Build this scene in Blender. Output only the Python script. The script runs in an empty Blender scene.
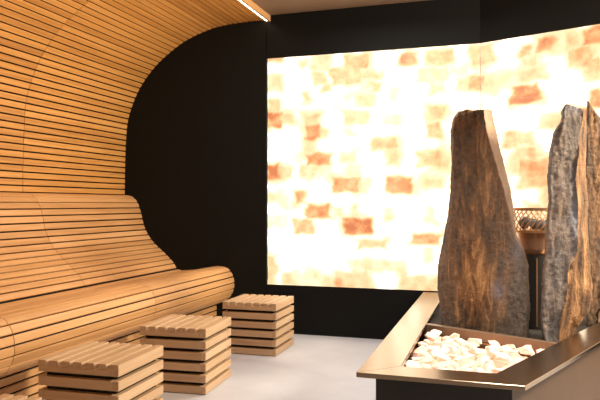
import bpy, bmesh, math, random
from mathutils import Vector, Matrix, noise
C = bpy.context.scene.collection
R = math.radians

# ------------------------------------------------------------------ camera
cam_d = bpy.data.cameras.new('camera'); cam = bpy.data.objects.new('camera', cam_d); C.objects.link(cam)
cam.location = (0, 0, 1.2); cam.rotation_euler = (R(90), 0, R(17.8))
cam_d.lens = 39.2; cam_d.sensor_width = 36; cam_d.shift_y = 4/600; cam_d.clip_start = .05
bpy.context.scene.camera = cam
# ------------------------------------------------------------------ world, exposure
w = bpy.data.worlds.new('world'); bpy.context.scene.world = w; w.use_nodes = True
w.node_tree.nodes['Background'].inputs[0].default_value = (.9, .75, .6, 1)
w.node_tree.nodes['Background'].inputs[1].default_value = .02
vs = bpy.context.scene.view_settings
vs.view_transform = 'Standard'; vs.look = 'None'; vs.gamma = 1; vs.exposure = 0.0; vs.use_curve_mapping = False
SALT_GLOW = 3.6
STRIP_GLOW = 14.0
# ------------------------------------------------------------------ room lamps and added fills
def area(name, loc, aim, size, power, col, sy=None):
    d = bpy.data.lights.new(name, 'AREA'); d.energy = power; d.color = col
    d.shape = 'RECTANGLE'; d.size = size; d.size_y = sy or size
    o = bpy.data.objects.new(name, d); C.objects.link(o); o.location = loc
    o.rotation_euler = (Vector(aim)-Vector(loc)).to_track_quat('-Z', 'Y').to_euler()
    return o
area('ceiling_lamp', (-.95, 4.75, 2.95), (-1.0, 4.3, 0), .6, 48, (1, .96, .92))
sp = area('stone_fill', (.0, 2.3, 2.95), (.0, 3.9, .5), .3, 17, (1, .94, .86)); sp.data.spread = R(55)  # added narrow light that brightens the stone fronts and trough
area('side_lamp', (2.7, 3.9, 2.6), (-3, 3.5, .5), .7, 245, (1, .84, .63))
area('front_fill', (.6, -.8, 2.9), (.2, 4.2, .8), .8, 2, (1, .85, .7))  # added weak fill behind the camera, lifts the front faces

# ------------------------------------------------------------------ helpers
def tag(o, label=None, cat=None, group=None, kind=None):
    if label: o['label'] = label
    if cat: o['category'] = cat
    if group: o['group'] = group
    if kind: o['kind'] = kind
    return o
def obj(name, bm, mat, parent=None, smooth=False, loc=None):
    me = bpy.data.meshes.new(name); bm.normal_update(); bm.to_mesh(me); bm.free()
    for m in (mat if isinstance(mat, (list, tuple)) else [mat]): me.materials.append(m)
    if smooth:
        for p in me.polygons: p.use_smooth = True
    o = bpy.data.objects.new(name, me); C.objects.link(o)
    if parent: o.parent = parent
    if loc: o.location = loc
    return o
def empty(name, loc=(0, 0, 0), rz=0):
    o = bpy.data.objects.new(name, None); C.objects.link(o); o.location = loc
    o.rotation_euler = (0, 0, rz); o.empty_display_size = .1
    return o
def box(bm, x0, x1, y0, y1, z0, z1, bev=0, tone=None, lay=None):
    b2 = bmesh.new()
    vs_ = [b2.verts.new((x, y, z)) for x in (x0, x1) for y in (y0, y1) for z in (z0, z1)]
    for f in ((0,1,3,2),(4,6,7,5),(0,4,5,1),(2,3,7,6),(0,2,6,4),(1,5,7,3)): b2.faces.new([vs_[i] for i in f])
    if bev: bmesh.ops.bevel(b2, geom=b2.edges[:], offset=bev, segments=1, affect='EDGES')
    mp = {}
    for v in b2.verts: mp[v] = bm.verts.new(v.co)
    for f in b2.faces:
        nf = bm.faces.new([mp[v] for v in f.verts])
        if lay is not None: nf[lay] = tone
    b2.free()
def prism(bm, poly, z0, z1):
    a = [bm.verts.new((x, y, z0)) for x, y in poly]; b = [bm.verts.new((x, y, z1)) for x, y in poly]
    n = len(poly)
    bm.faces.new(a[::-1]); bm.faces.new(b)
    for i in range(n): bm.faces.new((a[i], a[(i+1) % n], b[(i+1) % n], b[i]))
def copy_tree(o, parent=None):
    c = o.copy(); C.objects.link(c)
    if parent: c.parent = parent
    for ch in list(o.children): copy_tree(ch, c)
    return c

# ------------------------------------------------------------------ materials
def mat(name):
    m = bpy.data.materials.new(name); m.use_nodes = True
    nt = m.node_tree; return m, nt, nt.nodes['Principled BSDF']
def N(nt, t, **k):
    n = nt.nodes.new(t)
    for a, b in k.items():
        if a in n.inputs: n.inputs[a].default_value = b
        else: setattr(n, a, b)
    return n
def plain(name, col, rough=.6, metal=0):
    m, nt, p = mat(name)
    tc = N(nt, 'ShaderNodeTexCoord'); no = N(nt, 'ShaderNodeTexNoise', Scale=6.0, Detail=5.0)
    nt.links.new(tc.outputs['Object'], no.inputs['Vector'])
    mx = N(nt, 'ShaderNodeMix', data_type='RGBA')
    mx.inputs[6].default_value = tuple(c*.88 for c in col)+(1,); mx.inputs[7].default_value = tuple(min(1, c*1.12) for c in col)+(1,)
    nt.links.new(no.outputs[0], mx.inputs[0]); nt.links.new(mx.outputs[2], p.inputs['Base Color'])
    p.inputs['Roughness'].default_value = rough; p.inputs['Metallic'].default_value = metal
    return m
def wood(name, dark, mid, light, rough=.5, axis='Y'):
    m, nt, p = mat(name); L = nt.links
    tc = N(nt, 'ShaderNodeTexCoord')
    at = N(nt, 'ShaderNodeAttribute', attribute_name='tone')
    mp = N(nt, 'ShaderNodeMapping'); sc = {'Y': (45, 1.6, 45), 'X': (1.6, 45, 45)}[axis]
    mp.inputs['Scale'].default_value = sc
    L.new(tc.outputs['Object'], mp.inputs['Vector'])
    add = N(nt, 'ShaderNodeVectorMath', operation='ADD')
    mul = N(nt, 'ShaderNodeVectorMath', operation='SCALE'); mul.inputs[0].default_value = (13, 37, 71)
    L.new(at.outputs['Fac'], mul.inputs['Scale'])
    L.new(mp.outputs[0], add.inputs[0]); L.new(mul.outputs[0], add.inputs[1])
    n1 = N(nt, 'ShaderNodeTexNoise', Scale=1.0, Detail=6.0, Roughness=.6); L.new(add.outputs[0], n1.inputs['Vector'])
    ma = N(nt, 'ShaderNodeMath', operation='MULTIPLY_ADD'); ma.inputs[1].default_value = .72
    sb = N(nt, 'ShaderNodeMath', operation='MULTIPLY'); sb.inputs[1].default_value = .22
    L.new(at.outputs['Fac'], sb.inputs[0]); L.new(n1.outputs[0], ma.inputs[0]); L.new(sb.outputs[0], ma.inputs[2])
    cr = N(nt, 'ShaderNodeValToRGB'); e = cr.color_ramp.elements
    e[0].position = .2; e[0].color = (*dark, 1); e[1].position = .85; e[1].color = (*light, 1)
    k = e.new(.5); k.color = (*mid, 1)
    L.new(ma.outputs[0], cr.inputs[0]); L.new(cr.outputs[0], p.inputs['Base Color'])
    bp = N(nt, 'ShaderNodeBump', Strength=.15, Distance=.003); L.new(n1.outputs[0], bp.inputs['Height']); L.new(bp.outputs[0], p.inputs['Normal'])
    p.inputs['Roughness'].default_value = rough
    return m
M_wood = wood('bench_wood', (.49, .245, .085), (.71, .40, .17), (.86, .54, .27))  # same timber as the lining, paler to carry its brighter light
M_lining = wood('lining_wood', (.43, .19, .045), (.68, .34, .09), (.88, .50, .17))  # bench timber recoloured; the difference in light is put into the colour
M_ash = wood('stool_wood', (.52, .335, .19), (.66, .455, .275), (.76, .57, .38))
M_ashx = wood('stool_wood_cross', (.52, .335, .19), (.66, .455, .275), (.76, .57, .38), axis='X')
M_dark = plain('dark_backing', (.012, .009, .007), .8)
M_black = plain('black_wall_paint', (.0022, .0027, .0024), .8); M_black.node_tree.nodes['Principled BSDF'].inputs['Specular IOR Level'].default_value = .3
M_ceil = plain('ceiling_plaster', (.26, .18, .12), .8)
M_steel = plain('bronze_steel', (.30, .22, .15), .25, 1.0)
M_steel_dark = plain('black_steel', (.02, .018, .016), .45, .3)
M_copper = plain('copper', (.75, .45, .25), .35, 1.0)
M_steel_mat = plain('brushed_bronze', (.26, .18, .12), .5, .7)
M_bed = plain('dark_gravel', (.012, .009, .007), .9)
M_sideboard = plain('brown_panel', (.085, .045, .02), .6)
def floor_mat():
    m, nt, p = mat('light_stone_floor'); L = nt.links
    tc = N(nt, 'ShaderNodeTexCoord'); n = N(nt, 'ShaderNodeTexNoise', Scale=2.5, Detail=7.0, Roughness=.6)
    L.new(tc.outputs['Object'], n.inputs['Vector'])
    cr = N(nt, 'ShaderNodeValToRGB'); e = cr.color_ramp.elements
    e[0].position = .3; e[0].color = (.57, .60, .68, 1); e[1].position = .7; e[1].color = (.68, .71, .79, 1)
    L.new(n.outputs[0], cr.inputs[0]); L.new(cr.outputs[0], p.inputs['Base Color'])
    p.inputs['Roughness'].default_value = .55
    return m
M_floor = floor_mat()
def emit(name, col, s):
    m, nt, p = mat(name); p.inputs['Base Color'].default_value = (*col, 1)
    p.inputs['Emission Color'].default_value = (*col, 1); p.inputs['Emission Strength'].default_value = s
    return m
M_led = emit('led', (1, .82, .58), STRIP_GLOW)
def salt_wall_mat():
    m, nt, p = mat('backlit_salt_brick'); L = nt.links
    at = N(nt, 'ShaderNodeAttribute', attribute_name='tone')
    tc = N(nt, 'ShaderNodeTexCoord')
    n = N(nt, 'ShaderNodeTexNoise', Scale=26.0, Detail=6.0, Roughness=.7, Distortion=.6); L.new(tc.outputs['Object'], n.inputs['Vector'])
    nb = N(nt, 'ShaderNodeTexNoise', Scale=3.2, Detail=3.0); L.new(tc.outputs['Object'], nb.inputs['Vector'])
    # tone * (.45 + 1.1*noise) + faint background veil
    a = N(nt, 'ShaderNodeMath', operation='MULTIPLY_ADD'); a.inputs[1].default_value = 1.3; a.inputs[2].default_value = .44
    L.new(n.outputs[0], a.inputs[0])
    b = N(nt, 'ShaderNodeMath', operation='MULTIPLY'); L.new(a.outputs[0], b.inputs[0]); L.new(at.outputs['Fac'], b.inputs[1])
    mr = N(nt, 'ShaderNodeMapRange'); mr.inputs[1].default_value = .46; mr.inputs[2].default_value = .72; mr.inputs[3].default_value = 0; mr.inputs[4].default_value = .3
    L.new(nb.outputs[0], mr.inputs[0])
    c = N(nt, 'ShaderNodeMath', operation='ADD'); L.new(b.outputs[0], c.inputs[0]); L.new(mr.outputs[0], c.inputs[1])
    cr = N(nt, 'ShaderNodeValToRGB'); e = cr.color_ramp.elements
    G = SALT_GLOW
    e[0].position = 0; e[0].color = (1, .89, .72, 1)
    e[1].position = 1; e[1].color = (.60/G, .16/G, .06/G, 1)
    for pos, col in ((.10, (2.4, 1.9, 1.25)), (.2, (1.35, 1.05, .72)), (.34, (1.0, .80, .46)), (.48, (.98, .66, .34)), (.62, (.93, .50, .23)), (.8, (.82, .32, .12))):
        k = e.new(pos); k.color = (col[0]/G, col[1]/G, col[2]/G, 1)
    L.new(c.outputs[0], cr.inputs[0])
    p.inputs['Base Color'].default_value = (.25, .16, .1, 1); L.new(cr.outputs[0], p.inputs['Emission Color'])
    p.inputs['Emission Strength'].default_value = SALT_GLOW; p.inputs['Roughness'].default_value = .6
    return m
M_salt = salt_wall_mat()
def stone_mat():
    m, nt, p = mat('slate_stone'); L = nt.links
    tc = N(nt, 'ShaderNodeTexCoord'); at = N(nt, 'ShaderNodeAttribute', attribute_name='tone')
    mp = N(nt, 'ShaderNodeMapping'); mp.inputs['Scale'].default_value = (9, 9, 1.6); L.new(tc.outputs['Object'], mp.inputs['Vector'])
    n1 = N(nt, 'ShaderNodeTexNoise', Scale=2.2, Detail=8.0, Roughness=.65, Distortion=.5); L.new(mp.outputs[0], n1.inputs['Vector'])
    n2 = N(nt, 'ShaderNodeTexNoise', Scale=34.0, Detail=9.0, Roughness=.7); L.new(tc.outputs['Object'], n2.inputs['Vector'])
    n3 = N(nt, 'ShaderNodeTexNoise', Scale=3.6, Detail=3.0); L.new(tc.outputs['Object'], n3.inputs['Vector'])
    grey = N(nt, 'ShaderNodeValToRGB'); e = grey.color_ramp.elements
    e[0].position = .3; e[0].color = (.05, .037, .028, 1); e[1].position = .68; e[1].color = (.33, .27, .22, 1)
    L.new(n2.outputs[0], grey.inputs[0])
    rust = N(nt, 'ShaderNodeValToRGB'); e = rust.color_ramp.elements
    e[0].position = .36; e[0].color = (.06, .03, .015, 1); e[1].position = .66; e[1].color = (.68, .38, .17, 1)
    k = e.new(.52); k.color = (.30, .145, .055, 1)
    L.new(n1.outputs[0], rust.inputs[0])
    # tone 0 grey, 1 rust
    ad = N(nt, 'ShaderNodeMath', operation='MULTIPLY_ADD'); ad.inputs[1].default_value = 1.1; L.new(n1.outputs[0], ad.inputs[0])
    sh = N(nt, 'ShaderNodeMath', operation='SUBTRACT'); sh.inputs[1].default_value = .55
    L.new(at.outputs['Fac'], sh.inputs[0]); L.new(sh.outputs[0], ad.inputs[2])
    mx = N(nt, 'ShaderNodeMix', data_type='RGBA', clamp_factor=True); L.new(ad.outputs[0], mx.inputs[0]); L.new(grey.outputs[0], mx.inputs[6]); L.new(rust.outputs[0], mx.inputs[7])
    # bluish mineral bloom
    bl = N(nt, 'ShaderNodeAttribute', attribute_name='bloom')
    bm_ = N(nt, 'ShaderNodeMath', operation='MULTIPLY'); L.new(bl.outputs['Fac'], bm_.inputs[0]); L.new(n3.outputs[0], bm_.inputs[1])
    m2 = N(nt, 'ShaderNodeMix', data_type='RGBA'); L.new(bm_.outputs[0], m2.inputs[0]); L.new(mx.outputs[2], m2.inputs[6]); m2.inputs[7].default_value = (.26, .29, .36, 1)
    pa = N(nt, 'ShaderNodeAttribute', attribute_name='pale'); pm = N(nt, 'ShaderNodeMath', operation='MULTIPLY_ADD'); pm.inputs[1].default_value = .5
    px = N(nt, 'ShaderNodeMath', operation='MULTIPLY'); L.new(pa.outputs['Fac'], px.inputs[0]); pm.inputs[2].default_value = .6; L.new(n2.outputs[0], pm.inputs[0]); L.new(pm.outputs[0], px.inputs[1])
    m3 = N(nt, 'ShaderNodeMix', data_type='RGBA'); L.new(px.outputs[0], m3.inputs[0]); L.new(m2.outputs[2], m3.inputs[6]); m3.inputs[7].default_value = (.78, .56, .40, 1)  # pale mix, carries the light painted onto the broad stone
    L.new(m3.outputs[2], p.inputs['Base Color'])
    s = N(nt, 'ShaderNodeMath', operation='ADD'); L.new(n1.outputs[0], s.inputs[0]); L.new(n2.outputs[0], s.inputs[1])
    bp = N(nt, 'ShaderNodeBump', Strength=1.0, Distance=.038); L.new(s.outputs[0], bp.inputs['Height']); L.new(bp.outputs[0], p.inputs['Normal'])
    p.inputs['Roughness'].default_value = .62
    return m
M_stone = stone_mat()
def salt_chunk_mat():
    m, nt, p = mat('salt_crystal'); L = nt.links
    oi = N(nt, 'ShaderNodeObjectInfo'); cr = N(nt, 'ShaderNodeValToRGB'); e = cr.color_ramp.elements
    e[0].position = 0; e[0].color = (.94, .64, .50, 1); e[1].position = 1; e[1].color = (.96, .80, .70, 1)
    k = e.new(.4); k.color = (.95, .67, .55, 1)
    L.new(oi.outputs['Random'], cr.inputs[0]); L.new(cr.outputs[0], p.inputs['Base Color'])
    p.inputs['Subsurface Weight'].default_value = .35; p.inputs['Subsurface Radius'].default_value = (.03, .02, .012)
    p.inputs['Roughness'].default_value = .45
    return m
M_chunk = salt_chunk_mat()

# ------------------------------------------------------------------ room shell
YW = 5.73; KX = -.239; CA, SA = math.cos(R(21)), math.sin(R(21)); CZ = 2.965
EX = 3.0; EQ = (EX-KX)/CA; EY = YW-EQ*SA            # angled wall end
SB, ST = .446, 2.565                                # salt band
def struct(name, bm, m, **k): o = obj(name, bm, m, **k); o['kind'] = 'structure'; return o
b = bmesh.new(); box(b, -4.1, 3.2, -2.6, 6.0, -.1, 0); struct('floor', b, M_floor)
b = bmesh.new(); box(b, -4.1, 3.2, -2.6, 6.0, CZ, CZ+.1); struct('ceiling', b, M_ceil)
b = bmesh.new(); box(b, -4.1, -4.0, -2.6, 6.0, 0, CZ); struct('wall_left', b, M_dark)
b = bmesh.new(); box(b, EX+.02, EX+.12, -2.6, 6.0, 0, CZ); struct('wall_right', b, M_sideboard)
b = bmesh.new(); box(b, -4.0, EX+.02, -2.6, -2.5, 0, CZ); struct('wall_rear', b, M_sideboard)
b = bmesh.new(); box(b, -4.0, -2.171, YW, YW+.12, 0, CZ); struct('wall_end', b, M_black)
def seg(bm, x0, q1, z0, z1, d0=0., d1=.12):
    """black wall with the bend: from x0 on the flat part to length q1 along the turned part"""
    o = Vector((math.sin(R(10.5)), math.cos(R(10.5))))/math.cos(R(10.5))
    nn = Vector((SA, CA)); K = Vector((KX, YW)); D = Vector((CA, -SA))
    p = [Vector((x0, YW+d0)), K+o*d0, K+D*q1+nn*d0, K+D*q1+nn*d1, K+o*d1, Vector((x0, YW+d1))]
    prism(bm, [tuple(v) for v in p], z0, z1)
b = bmesh.new()
seg(b, -2.165, EQ, 0, SB); seg(b, -2.165, EQ, ST, CZ); seg(b, -2.165, EQ, SB, ST, .05, .12)
struct('wall_back', b, M_black)

# salt brick panels ----------------------------------------------------------
PATCH = [(0.0,2.54,0.14,2.57,0.6),(0.0,2.26,0.13,2.4,0.35),(0.0,2.05,0.11,2.17,0.5),(0.0,1.92,0.13,2.05,0.9),(0.13,1.96,0.25,2.04,0.4),(0.33,2.47,0.41,2.52,0.35),(0.44,2.42,0.61,2.55,0.35),(0.44,2.3,0.56,2.39,0.45),(0.62,2.29,0.89,2.42,0.55),(0.74,2.41,0.96,2.54,0.6),(0.82,2.29,0.87,2.41,0.5),(0.86,2.33,1.09,2.37,0.45),(0.55,2.22,0.61,2.29,0.5),(0.36,2.16,0.4,2.22,0.5),(0.99,2.22,1.07,2.28,0.45),(0.86,2.08,1.02,2.16,0.35),(0.75,1.92,0.95,2.03,0.4),(0.37,1.91,0.49,2.01,0.4),(0.38,1.8,0.5,1.92,0.7),(0.5,1.81,0.59,1.89,0.4),(0.75,1.82,0.82,1.96,0.25),(0.38,1.65,0.45,1.79,0.25),(0.39,1.57,0.61,1.65,0.75),(0.71,1.57,0.85,1.66,0.35),(0.0,1.44,0.11,1.56,0.85),(0.11,1.44,0.23,1.54,0.4),(0.33,1.45,0.48,1.55,0.35),(0.76,1.42,0.89,1.55,0.3),(0.64,1.32,0.87,1.43,0.75),(0.87,1.31,0.96,1.43,0.3),(0.0,1.22,0.13,1.29,0.3),(0.3,1.22,0.36,1.3,0.7),(0.39,1.08,0.61,1.18,0.85),(0.65,1.09,0.71,1.17,0.35),(0.82,1.09,0.87,1.18,0.35),(0.26,0.94,0.44,1.05,0.55),(0.74,0.94,0.98,1.06,0.85),(0.0,1.01,0.18,1.08,0.2),(0.86,0.82,1.11,0.87,0.5),(1.24,2.43,1.39,2.51,0.85),(1.47,2.41,1.69,2.52,0.6),(1.41,2.27,1.64,2.38,0.35),(1.5,2.17,1.63,2.27,0.35),(1.14,2.12,1.23,2.22,0.25),(1.49,1.93,1.63,2.05,0.5),(1.12,1.91,1.25,1.98,0.3),(0.99,1.68,1.22,1.78,0.45),(1.12,1.56,1.21,1.68,0.35),(1.5,1.79,1.59,1.9,0.6),(1.4,1.53,1.59,1.66,0.5),(1.51,1.51,1.68,1.58,0.3),(1.14,1.31,1.34,1.43,0.75),(1.47,1.34,1.59,1.42,0.35),(1.36,0.86,1.59,0.93,0.75),(1.12,1.06,1.18,1.16,0.35),(1.48,1.06,1.53,1.15,0.25),(1.47,0.7,1.52,0.82,0.25),(0.0,0.43,0.08,0.7,0.4),(0.15,0.46,0.25,0.55,0.4),(0.66,0.44,0.87,0.57,0.45),(0.5,0.45,0.61,0.54,0.25),(0.82,0.61,1.29,0.69,0.3),(0.82,0.43,0.96,0.64,0.3),(1.23,0.45,1.29,0.67,0.35),(1.25,0.44,1.57,0.56,0.45),(1.85,2.38,2.04,2.54,0.5),(1.74,2.18,1.85,2.27,0.45),(1.83,2.17,1.93,2.28,0.65),(1.67,2.31,1.84,2.38,0.25),(1.93,2.16,2.04,2.24,0.25),(2.28,2.41,2.35,2.47,0.65),(2.28,2.31,2.41,2.42,0.35),(2.12,2.2,2.27,2.28,0.25),(2.28,2.2,2.47,2.28,0.35),(2.2,2.03,2.41,2.15,0.9),(2.14,1.67,2.22,1.78,0.6),(2.22,1.69,2.37,1.78,0.4),(2.2,1.56,2.39,1.66,0.45),(2.25,1.43,2.48,1.55,0.55),(2.43,1.8,2.58,1.9,0.4),(2.4,2.43,2.52,2.52,0.7),(2.65,2.27,2.81,2.4,0.5),(2.77,2.16,2.88,2.3,0.5),(2.64,2.43,2.73,2.53,0.3)]
rp = random.Random(8)
for k in range(75):                                  # the part of the wall that continues past the frame
    u = 2.5+rp.random()*2.8; z = SB+int(rp.random()*17)*.122+.03
    PATCH.append((u, z, u+.1+rp.random()*.15, z+.11, rp.choice((.3, .4, .45, .6, .85))))
for k in range(26):                                  # low part hidden behind the stones
    u = 1.75+rp.random()*.8; z = SB+int(rp.random()*9)*.122+.03
    PATCH.append((u, z, u+.1+rp.random()*.12, z+.11, rp.choice((.3, .35, .45))))
def tone_at(u, z):
    nx = noise.noise(Vector((u*11, z*11, 0)))*.04; nz = noise.noise(Vector((u*11, z*11, 7)))*.026
    nx += noise.noise(Vector((u*35, z*35, 3)))*.008
    uu, zz = u+nx, z+nz; t = 0
    for x0, z0, x1, z1, s in PATCH:
        d = min(uu-x0, x1-uu, zz-z0, z1-zz)+.012
        if -.06 < d: t = max(t, .17*(d+.06)/.06 if d < 0 else .17)
        if d > -.018: t = max(t, s*min(1, (d+.018)/.036)*(.86+.34*noise.noise(Vector((u*13, z*13, 9)))))
    return t
def salt_panel(name, org, dirv, u0, u1, label):
    bm = bmesh.new(); lay = bm.verts.layers.float.new('tone')
    st = .0125; nu = int((u1-u0)/st); nz = int((ST-SB)/st)
    nrm = Vector((dirv[1], -dirv[0], 0)); dv = Vector((dirv[0], dirv[1], 0)); g = []
    if nrm.y > 0: nrm = -nrm
    for i in range(nu+1):
        col = []
        for j in range(nz+1):
            u = u0+(u1-u0)*i/nu; z = SB+.002+(ST-SB-.004)*j/nz
            row = int((ST-z)/.122); fr = (ST-z)/.122-row; off = .125*(row % 2)
            fu = ((u+off)/.25) % 1
            e = min(min(fr, 1-fr)*.122, min(fu, 1-fu)*.25)
            h = -.004*max(0, 1-e/.012)+.004*noise.noise(Vector((u*9, z*9, 2)))+.006*noise.noise(Vector((int((u+off)/.25)*3.7, row*5.1, 1)))
            v = bm.verts.new(org+dv*(u-u0)+nrm*(h-.012)+Vector((0, 0, z))); v[lay] = tone_at(u, z); col.append(v)
        g.append(col)
    for i in range(nu):
        for j in range(nz): bm.faces.new((g[i][j], g[i+1][j], g[i+1][j+1], g[i][j+1]))
    # solid back
    bk = [bm.verts.new(org+dv*a-nrm*.045+Vector((0, 0, z))) for a, z in ((0, SB+.002), (u1-u0, SB+.002), (u1-u0, ST-.002), (0, ST-.002))]
    for idx, edge in (((0, 1), [g[i][0] for i in range(nu+1)]), ((1, 2), g[nu]), ((2, 3), [g[i][nz] for i in range(nu, -1, -1)]), ((3, 0), g[0][::-1])):
        bm.faces.new([bk[idx[1]], bk[idx[0]]]+edge)
    bm.faces.new(bk[::-1])
    o = obj(name, bm, M_salt, smooth=True); return tag(o, label, 'salt wall')
salt_panel('salt_brick_wall', Vector((-2.163, YW, 0)), (1, 0), 0, 1.925, 'long glowing backlit salt brick panel left of the bend, behind the low bench stools')
salt_panel('salt_brick_wall', Vector((KX+.001*CA, YW-.001*SA, 0)), (CA, -SA), 1.927, 1.926+EQ-.03, 'glowing salt brick panel right of the bend, behind the tall stones')

# ------------------------------------------------------------------ curved slatted lining and bench
UP = [(-2.176, 2.92), (-2.316, 2.922), (-2.5, 2.915), (-2.688, 2.895), (-2.857, 2.85), (-3.025, 2.783), (-3.173, 2.695), (-3.306, 2.596), (-3.407, 2.498), (-3.492, 2.395), (-3.561, 2.282), (-3.618, 2.155), (-3.66, 2.016), (-3.681, 1.795), (-3.691, 1.5), (-3.693, 1.292)]
BACK = [(-3.690, 1.290), (-3.635, 1.284), (-3.595, 1.268), (-3.545, 1.215), (-3.505, 1.11), (-3.468, 0.975), (-3.383, 0.84), (-3.239, 0.716), (-3.15, 0.634), (-3.108, 0.57)]
SEAT = [(-3.106, .562), (-3.05, .553), (-2.911, 0.564), (-2.751, 0.593), (-2.641, 0.605), (-2.562, 0.587), (-2.512, 0.525), (-2.494, 0.443), (-2.506, 0.371), (-2.545, .305), (-2.61, .262)]
KICK = [(-2.68, .232), (-2.68, .02)]
def resample(P, n_target=.01):
    out = []
    Q = [Vector((p[0], 0, p[1])) for p in P]
    if len(Q) == 2: return [Q[0].lerp(Q[1], i/40) for i in range(41)]
    for i in range(len(Q)-1):
        p0 = Q[max(i-1, 0)]; p1 = Q[i]; p2 = Q[i+1]; p3 = Q[min(i+2, len(Q)-1)]
        for k in range(12):
            t = k/12
            out.append(.5*((2*p1)+(p2-p0)*t+(2*p0-5*p1+4*p2-p3)*t*t+(3*p1-p0-3*p2+p3)*t**3))
    out.append(Q[-1]); return out
def slats(bm, P, y0, y1, rnd, pitch=.058, gap=.0114, th=.012):
    lay = bm.faces.layers.float.get('tone') or bm.faces.layers.float.new('tone')
    Q = resample(P); S = [0]
    for i in range(1, len(Q)): S.append(S[-1]+(Q[i]-Q[i-1]).length)
    def at(s):
        s = min(max(s, 0), S[-1])
        for i in range(1, len(S)):
            if S[i] >= s: return Q[i-1].lerp(Q[i], (s-S[i-1])/max(1e-9, S[i]-S[i-1]))
        return Q[-1]
    n = max(1, round(S[-1]/pitch)); p = S[-1]/n
    for k in range(n):
        a, c = at(k*p+gap/2), at((k+1)*p-gap/2); m_ = at((k+.5)*p)
        d = (c-a).normalized(); nr = Vector((-d.z, 0, d.x)); ch = .0025
        bul = (m_-(a+c)/2).dot(nr)
        sec = [a-nr*th, a-nr*ch, a+d*ch, m_+nr*0 if bul > 0 else (a+c)/2, c-d*ch, c-nr*ch, c-nr*th]
        A = [bm.verts.new(v+Vector((0, y0, 0))) for v in sec]; B = [bm.verts.new(v+Vector((0, y1, 0))) for v in sec]
        t = rnd.random(); fs = [bm.faces.new(A), bm.faces.new(B[::-1])]
        for i in range(len(sec)): j = (i+1) % len(sec); fs.append(bm.faces.new((A[j], A[i], B[i], B[j])))
        for f in fs: f[lay] = t
def backing(bm, P, y0, y1, off=.03, th=.012):
    Q = resample(P)[::3]
    if (Q[-1]-Vector((P[-1][0], 0, P[-1][1]))).length > 1e-4: Q.append(Vector((P[-1][0], 0, P[-1][1])))
    f_, r_ = [], []
    for i, q in enumerate(Q):
        d = (Q[min(i+1, len(Q)-1)]-Q[max(i-1, 0)]).normalized(); nr = Vector((-d.z, 0, d.x))
        f_.append(q-nr*off); r_.append(q-nr*(off+th))
    ring = f_+r_[::-1]
    A = [bm.verts.new(v+Vector((0, y0, 0))) for v in ring]; B = [bm.verts.new(v+Vector((0, y1, 0))) for v in ring]
    n = len(ring)
    for i in range(n): j = (i+1) % n; bm.faces.new((A[j], A[i], B[i], B[j]))
    h = len(f_)
    for i in range(h-1):
        bm.faces.new((A[i], A[i+1], A[n-2-i], A[n-1-i])); bm.faces.new((B[i+1], B[i], B[n-1-i], B[n-2-i]))
SEC = [(4.282, 5.727), (2.833, 4.277), (1.384, 2.828), (-.065, 1.379), (-1.5, -.070)]
rnd = random.Random(3)
b = bmesh.new()
for y0, y1 in SEC: slats(b, UP, y0, y1, rnd, .0548)
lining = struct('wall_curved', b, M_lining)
b = bmesh.new(); backing(b, UP, -1.5, 5.725); bk = obj('backing_board', b, M_dark, lining)
bench = empty('slatted_bench', (0, 0, 0)); tag(bench, 'long curved slatted wooden sauna bench with flowing backrest and rounded seat along the left wall', 'bench')
for nm, P in (('backrest', BACK), ('seat', SEAT), ('base', KICK)):
    for y0, y1 in SEC:
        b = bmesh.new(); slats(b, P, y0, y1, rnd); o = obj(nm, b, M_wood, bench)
b = bmesh.new(); backing(b, BACK+SEAT[1:]+KICK, -1.5, 5.725); obj('backing_board', b, M_dark, bench)
b = bmesh.new()
for y in (-1.45, 0, 1.4, 2.8, 4.25, 5.66):           # uprights the bench stands on
    b = bmesh.new(); box(b, -3.6, -3.54, y, y+.04, 0, .9); obj('upright', b, M_dark, bench)
    b = bmesh.new(); box(b, -2.80, -2.74, y, y+.04, 0, .4); obj('upright', b, M_dark, bench)

# wooden edge board and light strip at the end of the curved lining
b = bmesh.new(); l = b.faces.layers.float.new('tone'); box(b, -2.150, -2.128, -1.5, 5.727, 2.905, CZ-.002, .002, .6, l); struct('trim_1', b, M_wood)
led = empty('led_light_strip', (-2.163, 2.1, 2.93)); tag(led, 'thin glowing warm light strip where the curved wood meets the ceiling', 'light strip')
b = bmesh.new(); box(b, -.008, .008, -3.6, 3.62, -.018, -.010); obj('diffuser', b, M_led, led)
b = bmesh.new(); box(b, -.011, .011, -3.6, 3.62, -.010, .012); obj('housing', b, M_steel_dark, led)

# ------------------------------------------------------------------ stools
def make_stool(rnd):
    W, D = .455, .47; root = empty('slatted_stool')
    b = bmesh.new(); box(b, .03, W-.03, .03, D-.03, .012, .36); obj('core', b, M_dark, root)
    def board(name, x0, x1, y0, y1, z0, z1, m):
        b = bmesh.new(); l = b.faces.layers.float.new('tone'); box(b, x0, x1, y0, y1, z0, z1, .0015, rnd.random(), l); obj(name, b, m, root)
    H = .048; G = .0225; t = .034; e = .0005
    for k in range(5):
        z = k*(H+G)+.004
        board('side_board', 0, t, 0, D, z, z+H, M_ash); board('side_board', W-t, W, 0, D, z, z+H, M_ash)
        board('end_board', t+e, W-t-e, 0, t, z, z+H, M_ashx); board('end_board', t+e, W-t-e, D-t, D, z, z+H, M_ashx)
    z = 5*(H+G)+.004; n = 7; sw = .046; gp = (W-n*sw)/(n-1)
    board('top_rail', sw+e, W-sw-e, 0, .034, z, z+.03, M_ashx); board('top_rail', sw+e, W-sw-e, D-.034, D, z, z+.03, M_ashx)
    for i in range(n):
        x = i*(sw+gp); board('seat_slat', x, x+sw, 0, D, z if i in (0, n-1) else z+.0305, z+.058, M_ash)
    return root
st = make_stool(rnd); first = True
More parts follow.
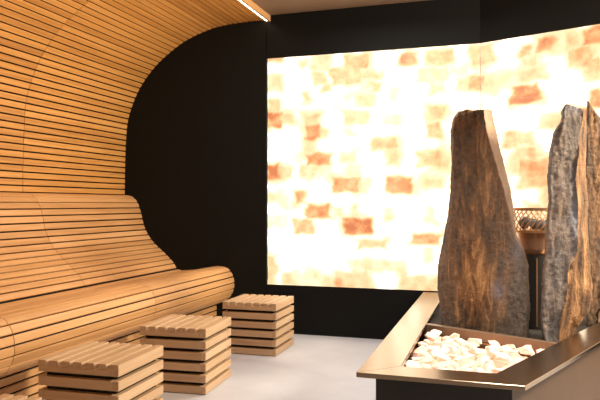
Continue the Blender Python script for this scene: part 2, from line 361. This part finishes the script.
for x, y, rz, lab in ((-2.203, 4.82, 1, 'pale slatted wooden cube stool nearest the black end wall, farthest of the row'),
                      (-2.27, 3.69, 4, 'pale slatted wooden cube stool in the middle, between the far stool and the near stool'),
                      (-2.268, 2.738, 2.5, 'large near slatted wooden cube stool at lower left before the bench'),
                      (-2.25, 1.725, 2, 'slatted wooden stool at the bottom left corner, only its top slat ends in frame')):
    s_ = st if first else copy_tree(st); first = False
    s_.location = (x, y, 0); s_.rotation_euler = (0, 0, R(rz))
    tag(s_, lab, 'stool', 'slatted cube stools along the bench')

# ------------------------------------------------------------------ trough round the stones
DX, DY = math.sin(R(21.5)), math.cos(R(21.5)); GAP = .004
def wall_hit(x, y):                                   # from (x,y) along D to the turned wall, less a hair
    nn = (SA, CA); d = (KX-x)*nn[0]+(YW-y)*nn[1]; r = (d-GAP)/(DX*nn[0]+DY*nn[1]); return (x+DX*r, y+DY*r)
A0, B0 = (-.66, 2.885), (.061, 2.885)
def inset(d):
    # corners of the open shape moved inward by d: left arm, front arm, right arm
    a = (A0[0]+d, A0[1]+d); k = d*math.tan((math.pi/2-R(21.5))/2)
    k = d*(1-DX)/DY                                   # intersection of front line and right line
    bx = (B0[0]-k, B0[1]+d)
    return a, bx, wall_hit(*bx), (a[0]-.05, YW-.016-GAP)
def ring_part(bm, d0, d1, z0, z1, which):
    a0, b0, w0, l0 = inset(d0); a1, b1, w1, l1 = inset(d1)
    poly = {'left': [a0, a1, l1, l0], 'front': [a0, b0, b1, a1], 'right': [b0, w0, w1, b1]}[which]
    g = .0008; cx = sum(p[0] for p in poly)/4; cy = sum(p[1] for p in poly)/4
    prism(bm, poly, z0, z1)
trough = empty('stone_trough', (0, 0, 0)); tag(trough, 'low dark angular metal trough with broad bronze rim, holding salt chunks and tall stones', 'trough')
RZ = .44
for wch in ('left', 'front', 'right'):
    b = bmesh.new(); ring_part(b, 0, .175, RZ-.022, RZ, wch); bmesh.ops.recalc_face_normals(b, faces=b.faces[:])
    bmesh.ops.bevel(b, geom=b.edges[:], offset=.0015, segments=1, affect='EDGES'); obj('rim', b, M_steel, trough)
    b = bmesh.new(); ring_part(b, .075, .135, 0, RZ-.022, wch); bmesh.ops.recalc_face_normals(b, faces=b.faces[:])
    obj('side_panel', b, {'left': M_steel_dark, 'front': M_steel_dark, 'right': M_sideboard}[wch], trough)  # right panel browner than the others, painting in the light on it
a, bb, wr, ll = inset(.135)
K = Vector((KX, YW)); nn = Vector((SA, CA))
b = bmesh.new(); prism(b, [a, bb, wr, (KX-.004, YW-.008), (ll[0], YW-.008)], .02, .32); bmesh.ops.recalc_face_normals(b, faces=b.faces[:]); obj('tray_floor', b, M_bed, trough)
# divider between the salt tray and the stone bed
P0 = Vector((-.540, 4.223)); P1 = Vector((.31, 3.80)); dv = (P1-P0).normalized(); nv = Vector((-dv.y, dv.x))
b = bmesh.new(); prism(b, [tuple(P0), tuple(P1), tuple(P1+nv*.05), tuple(P0+nv*.05)], .32, .433); obj('divider', b, M_steel_mat, trough)
b = bmesh.new(); q0 = P0-nv*.028; q1 = P1-nv*.028; q0.x = max(q0.x, -.535); prism(b, [tuple(q0), tuple(q1), tuple(P1-nv*.001), tuple(P0-nv*.001)], .372, .380); obj('lip', b, M_steel, trough)
# dark bed behind the divider
p2 = P0+nv*.051; p3 = P1+nv*.051
b = bmesh.new(); prism(b, [tuple(p2), tuple(p3), (wr[0], wr[1]-.004), (KX-.004, YW-.02), (ll[0]+.002, YW-.02)], .32, .37); bmesh.ops.recalc_face_normals(b, faces=b.faces[:]); obj('stone_bed', b, M_bed, trough)
# salt bed and salt chunks ----------------------------------------------------
def in_tray(x, y, m=.0):
    ai, bi, _, _ = inset(.14+m)
    if x < ai[0] or y < ai[1]: return False
    if (x-bi[0])*DY-(y-bi[1])*DX > 0: return False
    v = Vector((x, y))-P0; return v.dot(nv) < -.034-m
b = bmesh.new()
gs = .02; grid = {}
for i in range(60):
    for j in range(75):
        x = -.53+i*gs; y = 3.0+j*gs
        if in_tray(x, y, .004): grid[i, j] = b.verts.new((x, y, .352+.010*noise.noise(Vector((x*23, y*23, 0)))))
low = {k: b.verts.new((v.co.x, v.co.y, .3205)) for k, v in grid.items()}
fset = set(k for k in grid if all((k[0]+a_, k[1]+b_) in grid for a_, b_ in ((1, 0), (0, 1), (1, 1))))
for (i, j) in fset:
    q = [(i, j), (i+1, j), (i+1, j+1), (i, j+1)]
    b.faces.new([grid[t] for t in q]); b.faces.new([low[t] for t in q[::-1]])
    for n_, e0, e1 in (((i, j-1), q[0], q[1]), ((i+1, j), q[1], q[2]), ((i, j+1), q[2], q[3]), ((i-1, j), q[3], q[0])):
        if n_ not in fset: b.faces.new((grid[e0], low[e0], low[e1], grid[e1]))
for v in [v for v in b.verts if not v.link_faces]: b.verts.remove(v)
tag(obj('salt_gravel', b, M_chunk), 'bed of fine pale pink salt gravel under the larger chunks in the trough', 'salt', kind='stuff')
kinds = []
for k in range(9):
    b = bmesh.new(); r = random.Random(40+k)
    for _ in range(11):
        v = Vector((r.gauss(0, 1), r.gauss(0, 1), r.gauss(0, 1))).normalized()
        b.verts.new((v.x*.033*(1+.5*r.random()), v.y*.025*(1+.4*r.random()), v.z*.020*(1+.4*r.random())))
    res = bmesh.ops.convex_hull(b, input=b.verts[:])
    for v in [v for v in b.verts if not v.link_faces]: b.verts.remove(v)
    bmesh.ops.bevel(b, geom=b.edges[:], offset=.0012, segments=1, affect='EDGES')
    kinds.append(obj('salt_chunk', b, M_chunk, loc=(0, 0, 0)))
r = random.Random(5); pts = []; n = 0; tries = 0
while tries < 9000 and n < 210:
    tries += 1; x = -.5+r.random()*.85; y = 3.04+r.random()*1.15
    if not in_tray(x, y, .047): continue
    if any((x-a_)**2+(y-b_)**2 < .068**2 for a_, b_ in pts): continue
    pts.append((x, y)); o = kinds[n] if n < len(kinds) else kinds[n % len(kinds)].copy()
    if n >= len(kinds): C.objects.link(o)
    s = .95+.45*r.random(); o.scale = (s, s, s); o.location = (x, y, 0.391+.010*r.random())
    o.rotation_euler = (r.uniform(-.4, .4), r.uniform(-.4, .4), r.uniform(0, 6.28))
    tag(o, 'pale pink salt chunk lying in the trough before the tall stones', 'salt chunk', 'salt chunks in the trough'); n += 1

# ------------------------------------------------------------------ standing stones
def curve(P, z):                                      # P sorted by z
    if z <= P[0][1]: return P[0][0]
    for (xa, za), (xb, zb) in zip(P, P[1:]):
        if z <= zb: return xa+(xb-xa)*(z-za)/max(1e-6, zb-za)
    return P[-1][0]
def stone(name, L, Rr, Bd, y0, y1, depth, label, seed, topz, tonef, bloomf, z0=.371, side=.45, palef=lambda *a: 0):
    """L/Rr outline left and right, Bd the arris between the front and the right-hand face"""
    bm = bmesh.new(); tl = bm.verts.layers.float.new('tone'); bl = bm.verts.layers.float.new('bloom'); pl = bm.verts.layers.float.new('pale')
    NZ, NF, NS, NB = 110, 36, 16, 24; rings = []
    for i in range(NZ+1):
        t = i/NZ; ring = []
        def P_(x, y, u, f):
            zt = topz(x); z = z0+(zt-z0)*t
            return x, y, z, u, f
        cols = []
        zz = z0+(max(topz(curve(L, 9)), topz(curve(Rr, 9)))-z0)*t
        xl, xr, xb = curve(L, zz), curve(Rr, zz), curve(Bd, zz)
        xb = min(max(xb, xl+.03), xr-.004)
        yl = y0; yr = y1
        yf = lambda x: yl+(yr-yl)*(x-xl)/max(.01, xr-xl)
        taper = 1-.35*t
        for k in range(NF): x = xl+(xb-xl)*k/NF; e = k/NF; cols.append((x, yf(x)+.030*max(0, 1-e/.12)**2*1.2, e, 0))
        ys = yf(xb); ye = ys+depth*side*taper
        for k in range(NS): e = k/NS; cols.append((xb+(xr-xb)*e, ys+(ye-ys)*e, e, 1))
        yb = yf(xr)+depth*taper
        for k in range(6): e = k/6; cols.append((xr-.02*e, ye+(max(yb, ye+.02)-ye)*e, e, 2))
        for k in range(NB): e = k/NB; x = xr-.02+(xl+.02-xr+.02)*e; cols.append((x, yf(x)+depth*taper, e, 3))
        for k in range(8): e = k/8; cols.append((xl+.02-.02*e, yf(xl)+depth*taper*(1-e)+.04*e, e, 4))
        for x, y, e, f in cols:
            z = z0+(topz(x)-z0)*t
            p = Vector((x, y, z)); q = Vector((x*1.0, y, z*.35))
            n1 = noise.noise(q*5+Vector((seed, 0, 0))); n2 = noise.noise(Vector((x*22, y*22, z*6))+Vector((seed, 3, 0))); n3 = noise.noise(p*45+Vector((0, seed, 0)))
            n4 = noise.noise(Vector((x*9, y*9, z*9+seed))); rdg = 1-abs(noise.noise(Vector((x*16+n4*.6, y*16, z*2.2+seed))))*2
            amp = .8 if f == 1 else 1
            dsp = .018*n1+.010*n2+.007*n3+.012*n4*.6-.008*max(0, rdg)*(1.6 if tonef(x, z, f, e) > .6 else .5)
            p.y += (dsp*(-1 if f in (0,) else 1))*1.1
            p.x += (noise.noise(Vector((z*7, seed, f*.01)))*.006+n3*.004) if f != 3 else 0
            if i == 0: p.z = z0
            elif t > .9: p.z += (n2*.008)
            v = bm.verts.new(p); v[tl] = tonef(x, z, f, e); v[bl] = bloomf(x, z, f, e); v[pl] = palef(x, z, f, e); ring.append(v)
        rings.append(ring)
    n_ = len(rings[0])
    for i in range(NZ):
        for k in range(n_): j = (k+1) % n_; bm.faces.new((rings[i][k], rings[i][j], rings[i+1][j], rings[i+1][k]))
    for i in range(NZ):
        for k in (0, NF, NF+NS): ed = bm.edges.get((rings[i][k], rings[i+1][k])); ed.smooth = False
    for rg, fl in ((rings[0], True), (rings[-1], False)):
        c = sum((v.co for v in rg), Vector())/n_; cv = bm.verts.new(c); cv[tl] = .3
        for k in range(n_):
            j = (k+1) % n_; bm.faces.new((rg[j], rg[k], cv) if fl else (rg[k], rg[j], cv))
    o = obj(name, bm, M_stone, smooth=True)
    return tag(o, label, 'standing stone')
s1L = [(-.435, .37), (-.429, .456), (-.451, .649), (-.445, .805), (-.416, .961), (-.391, 1.097), (-.369, 1.29), (-.36, 1.483), (-.366, 1.677), (-.353, 1.747), (-.316, 1.803)]
s1R = [(.114, .373), (.12, .541), (.114, .821), (.085, .932), (.044, 1.006), (.029, 1.1), (.008, 1.288), (-.028, 1.439), (-.07, 1.629), (-.109, 1.788)]
s1B = [(.10, .37), (.10, .8), (.07, .932), (.034, 1.0), (.018, 1.08), (-.004, 1.175), (-.04, 1.326), (-.094, 1.516), (-.137, 1.669), (-.155, 1.79)]
def g(x, z, cx, cz, sx, sz): return math.exp(-((x-cx)/sx)**2-((z-cz)/sz)**2)
def t1(x, z, f, e):
    if f == 1: return .62 if z > .95 else .3
    t = .44+.75*g(x, z, -.22, .62, .12, .42)+.2*g(x, z, -.2, 1.35, .15, .3)-.5*g(x, z, .08, .6, .09, .5)-.3*g(x, z, -.43, .6, .03, .5)
    return max(0, min(1.2, t))
def b1(x, z, f, e): return 1.3*g(x, z, -.13, 1.74, .035, .06)+1.5*g(x, z, -.07, .66, .035, .06)+.9*g(x, z, .05, .92, .03, .14)
stone('standing_stone', s1L, s1R, s1B, 4.31, 4.24, .22, 'broadest brown standing stone left of the stove, tapering to a flat top', 1.3, lambda x: 1.80-.04*max(0, (x+.3)), t1, b1, palef=lambda x, z, f, e: max(0, min(1, (z-.9)/.15))*(1 if f == 1 else 0))  # palef lightens the upper right face, light painted into its colour
s2L = [(.205, .37), (.185, .42), (.175, .484), (.178, .645), (.189, .777), (.2, .956), (.217, 1.224), (.214, 1.343), (.223, 1.521), (.248, 1.627), (.289, 1.697), (.293, 1.75), (.314, 1.788)]
s2R = [(.375, .37), (.392, .45), (.462, .56), (.477, .722), (.458, .896), (.447, 1.223), (.436, 1.516), (.444, 1.691), (.431, 1.762)]
s2B = [(.273, .454), (.314, .627), (.341, .829), (.377, .918), (.388, 1.094), (.371, 1.341), (.388, 1.517), (.404, 1.675), (.415, 1.756)]
def t2(x, z, f, e): return 1.05 if f == 1 else (.12 if f == 0 else .5)
def b2(x, z, f, e): return 1.5*g(x, z, .375, 1.08, .03, .16)+1.4*g(x, z, .37, 1.77, .05, .03)+.25 if f == 0 else 0
stone('standing_stone', s2L, s2R, s2B, 4.14, 4.20, .20, 'tall narrow standing stone with grey face and rusty fibrous right edge, right of the stove', 7.1, lambda x: 1.785-.25*max(0, x-.33), t2, b2, side=.7, palef=lambda x, z, f, e: .12 if f == 1 and z > 1 else 0)
s3L = [(.50, .37), (.49, .6), (.49, .9), (.485, 1.3), (.49, 1.7), (.50, 1.8)]
s3R = [(.60, .37), (.60, .47), (.68, .62), (.69, 1.3), (.67, 1.75)]
s3B = [(.57, .37), (.57, .47), (.64, .62), (.64, 1.3), (.62, 1.75)]
stone('standing_stone', s3L, s3R, s3B, 4.80, 4.84, .2, 'rusty brown pointed standing stone at the right frame edge, behind the grey one', 13.7, lambda x: 1.90-1.45*max(0, x-.5), lambda x, z, f, e: .6, lambda *a: 0)

# ------------------------------------------------------------------ stove between the stones
HX, HY = .17, 4.66
stove = empty('sauna_stove', (HX, HY, .371)); tag(stove, 'copper basket stove on a black column standing between the two tall stones', 'stove')
def lathe(bm, prof, n=40):
    rg = [[bm.verts.new((r_*math.cos(2*math.pi*k/n), r_*math.sin(2*math.pi*k/n), z)) for k in range(n)] for r_, z in prof]
    for i in range(len(rg)-1):
        for k in range(n): j = (k+1) % n; bm.faces.new((rg[i][k], rg[i][j], rg[i+1][j], rg[i+1][k]))
    bm.faces.new(rg[0][::-1]); bm.faces.new(rg[-1])
b = bmesh.new(); lathe(b, [(.082, 0), (.082, .495)]); obj('column', b, M_steel_dark, stove)
b = bmesh.new(); lathe(b, [(.086, .495), (.095, .505), (.108, .53), (.125, .64)]); obj('bowl', b, M_sideboard if False else plain('brown_copper', (.38, .22, .13), .4, .8), stove)
b = bmesh.new(); lathe(b, [(.13, .64), (.165, .641), (.165, .655), (.13, .656)]); obj('tray_rim', b, M_copper, stove)
b = bmesh.new()
def tube(bm, P, r_, n=6):
    rings = []
    for i, p in enumerate(P):
        d = (P[min(i+1, len(P)-1)]-P[max(i-1, 0)]).normalized(); u = d.orthogonal().normalized(); v = d.cross(u)
        if rings and i: u = (pu-d*pu.dot(d)).normalized(); v = d.cross(u)
        pu = u
        rings.append([bm.verts.new(p+(u*math.cos(2*math.pi*k/n)+v*math.sin(2*math.pi*k/n))*r_) for k in range(n)])
    for i in range(len(P)-1):
        for k in range(n): j = (k+1) % n; bm.faces.new((rings[i][k], rings[i][j], rings[i+1][j], rings[i+1][k]))
    bm.faces.new(rings[0][::-1]); bm.faces.new(rings[-1])
NR = 30
for k in range(NR):
    a0 = 2*math.pi*k/NR
    tube(b, [Vector(((.155+.02*math.sin(t*3.14/10))*math.cos(a0+.55*t/10), (.155+.02*math.sin(t*3.14/10))*math.sin(a0+.55*t/10), .657+.132*t/10)) for t in range(11)], .0042)
b2 = bmesh.new(); box(b2, -.004, .006, -.088, -.080, .02, .47); obj('column_glint', b2, M_copper, stove)  # copper sliver standing in for a reflection on the black column
cage = obj('wire_basket', b, M_copper, stove, smooth=True)
b = bmesh.new(); n = 60; pr = [(.150, .785), (.166, .785), (.166, .803), (.150, .803)]
rg = [[b.verts.new((r_*math.cos(2*math.pi*k/n), r_*math.sin(2*math.pi*k/n), z)) for r_, z in pr] for k in range(n)]
for k in range(n):
    for i in range(4): b.faces.new((rg[k][i], rg[(k+1) % n][i], rg[(k+1) % n][(i+1) % 4], rg[k][(i+1) % 4]))
bmesh.ops.recalc_face_normals(b, faces=b.faces[:]); obj('top_band', b, M_copper, stove)
M_rock = plain('dark_rock', (.07, .07, .075), .6)
M_rockp = plain('pink_rock', (.45, .30, .27), .6)
b = bmesh.new(); bmesh.ops.create_icosphere(b, subdivisions=3, radius=.034)
for v in b.verts: v.co *= 1+.3*noise.noise(v.co*30)
rk = obj('stove_rock', b, M_rock, smooth=True); ang = random.Random(2); spots = [(-.065, -.085, .055), (0, .01, .034), (.075, .06, .034), (-.08, .03, .034), (.03, -.08, .034), (-.01, .09, .034)]
labs = ['smooth dark grey rock at the left front of the copper basket']
for i, (x, y, z) in enumerate(spots):
    o = rk if i == 0 else rk.copy()
    if i: C.objects.link(o)
    o.location = (HX+x, HY+y, .371+.657+z); o.rotation_euler = (i, i*2, i*3)
    tag(o, labs[0] if i == 0 else 'dark rock lying inside the copper wire basket of the stove', 'rock', 'rocks in the stove basket')
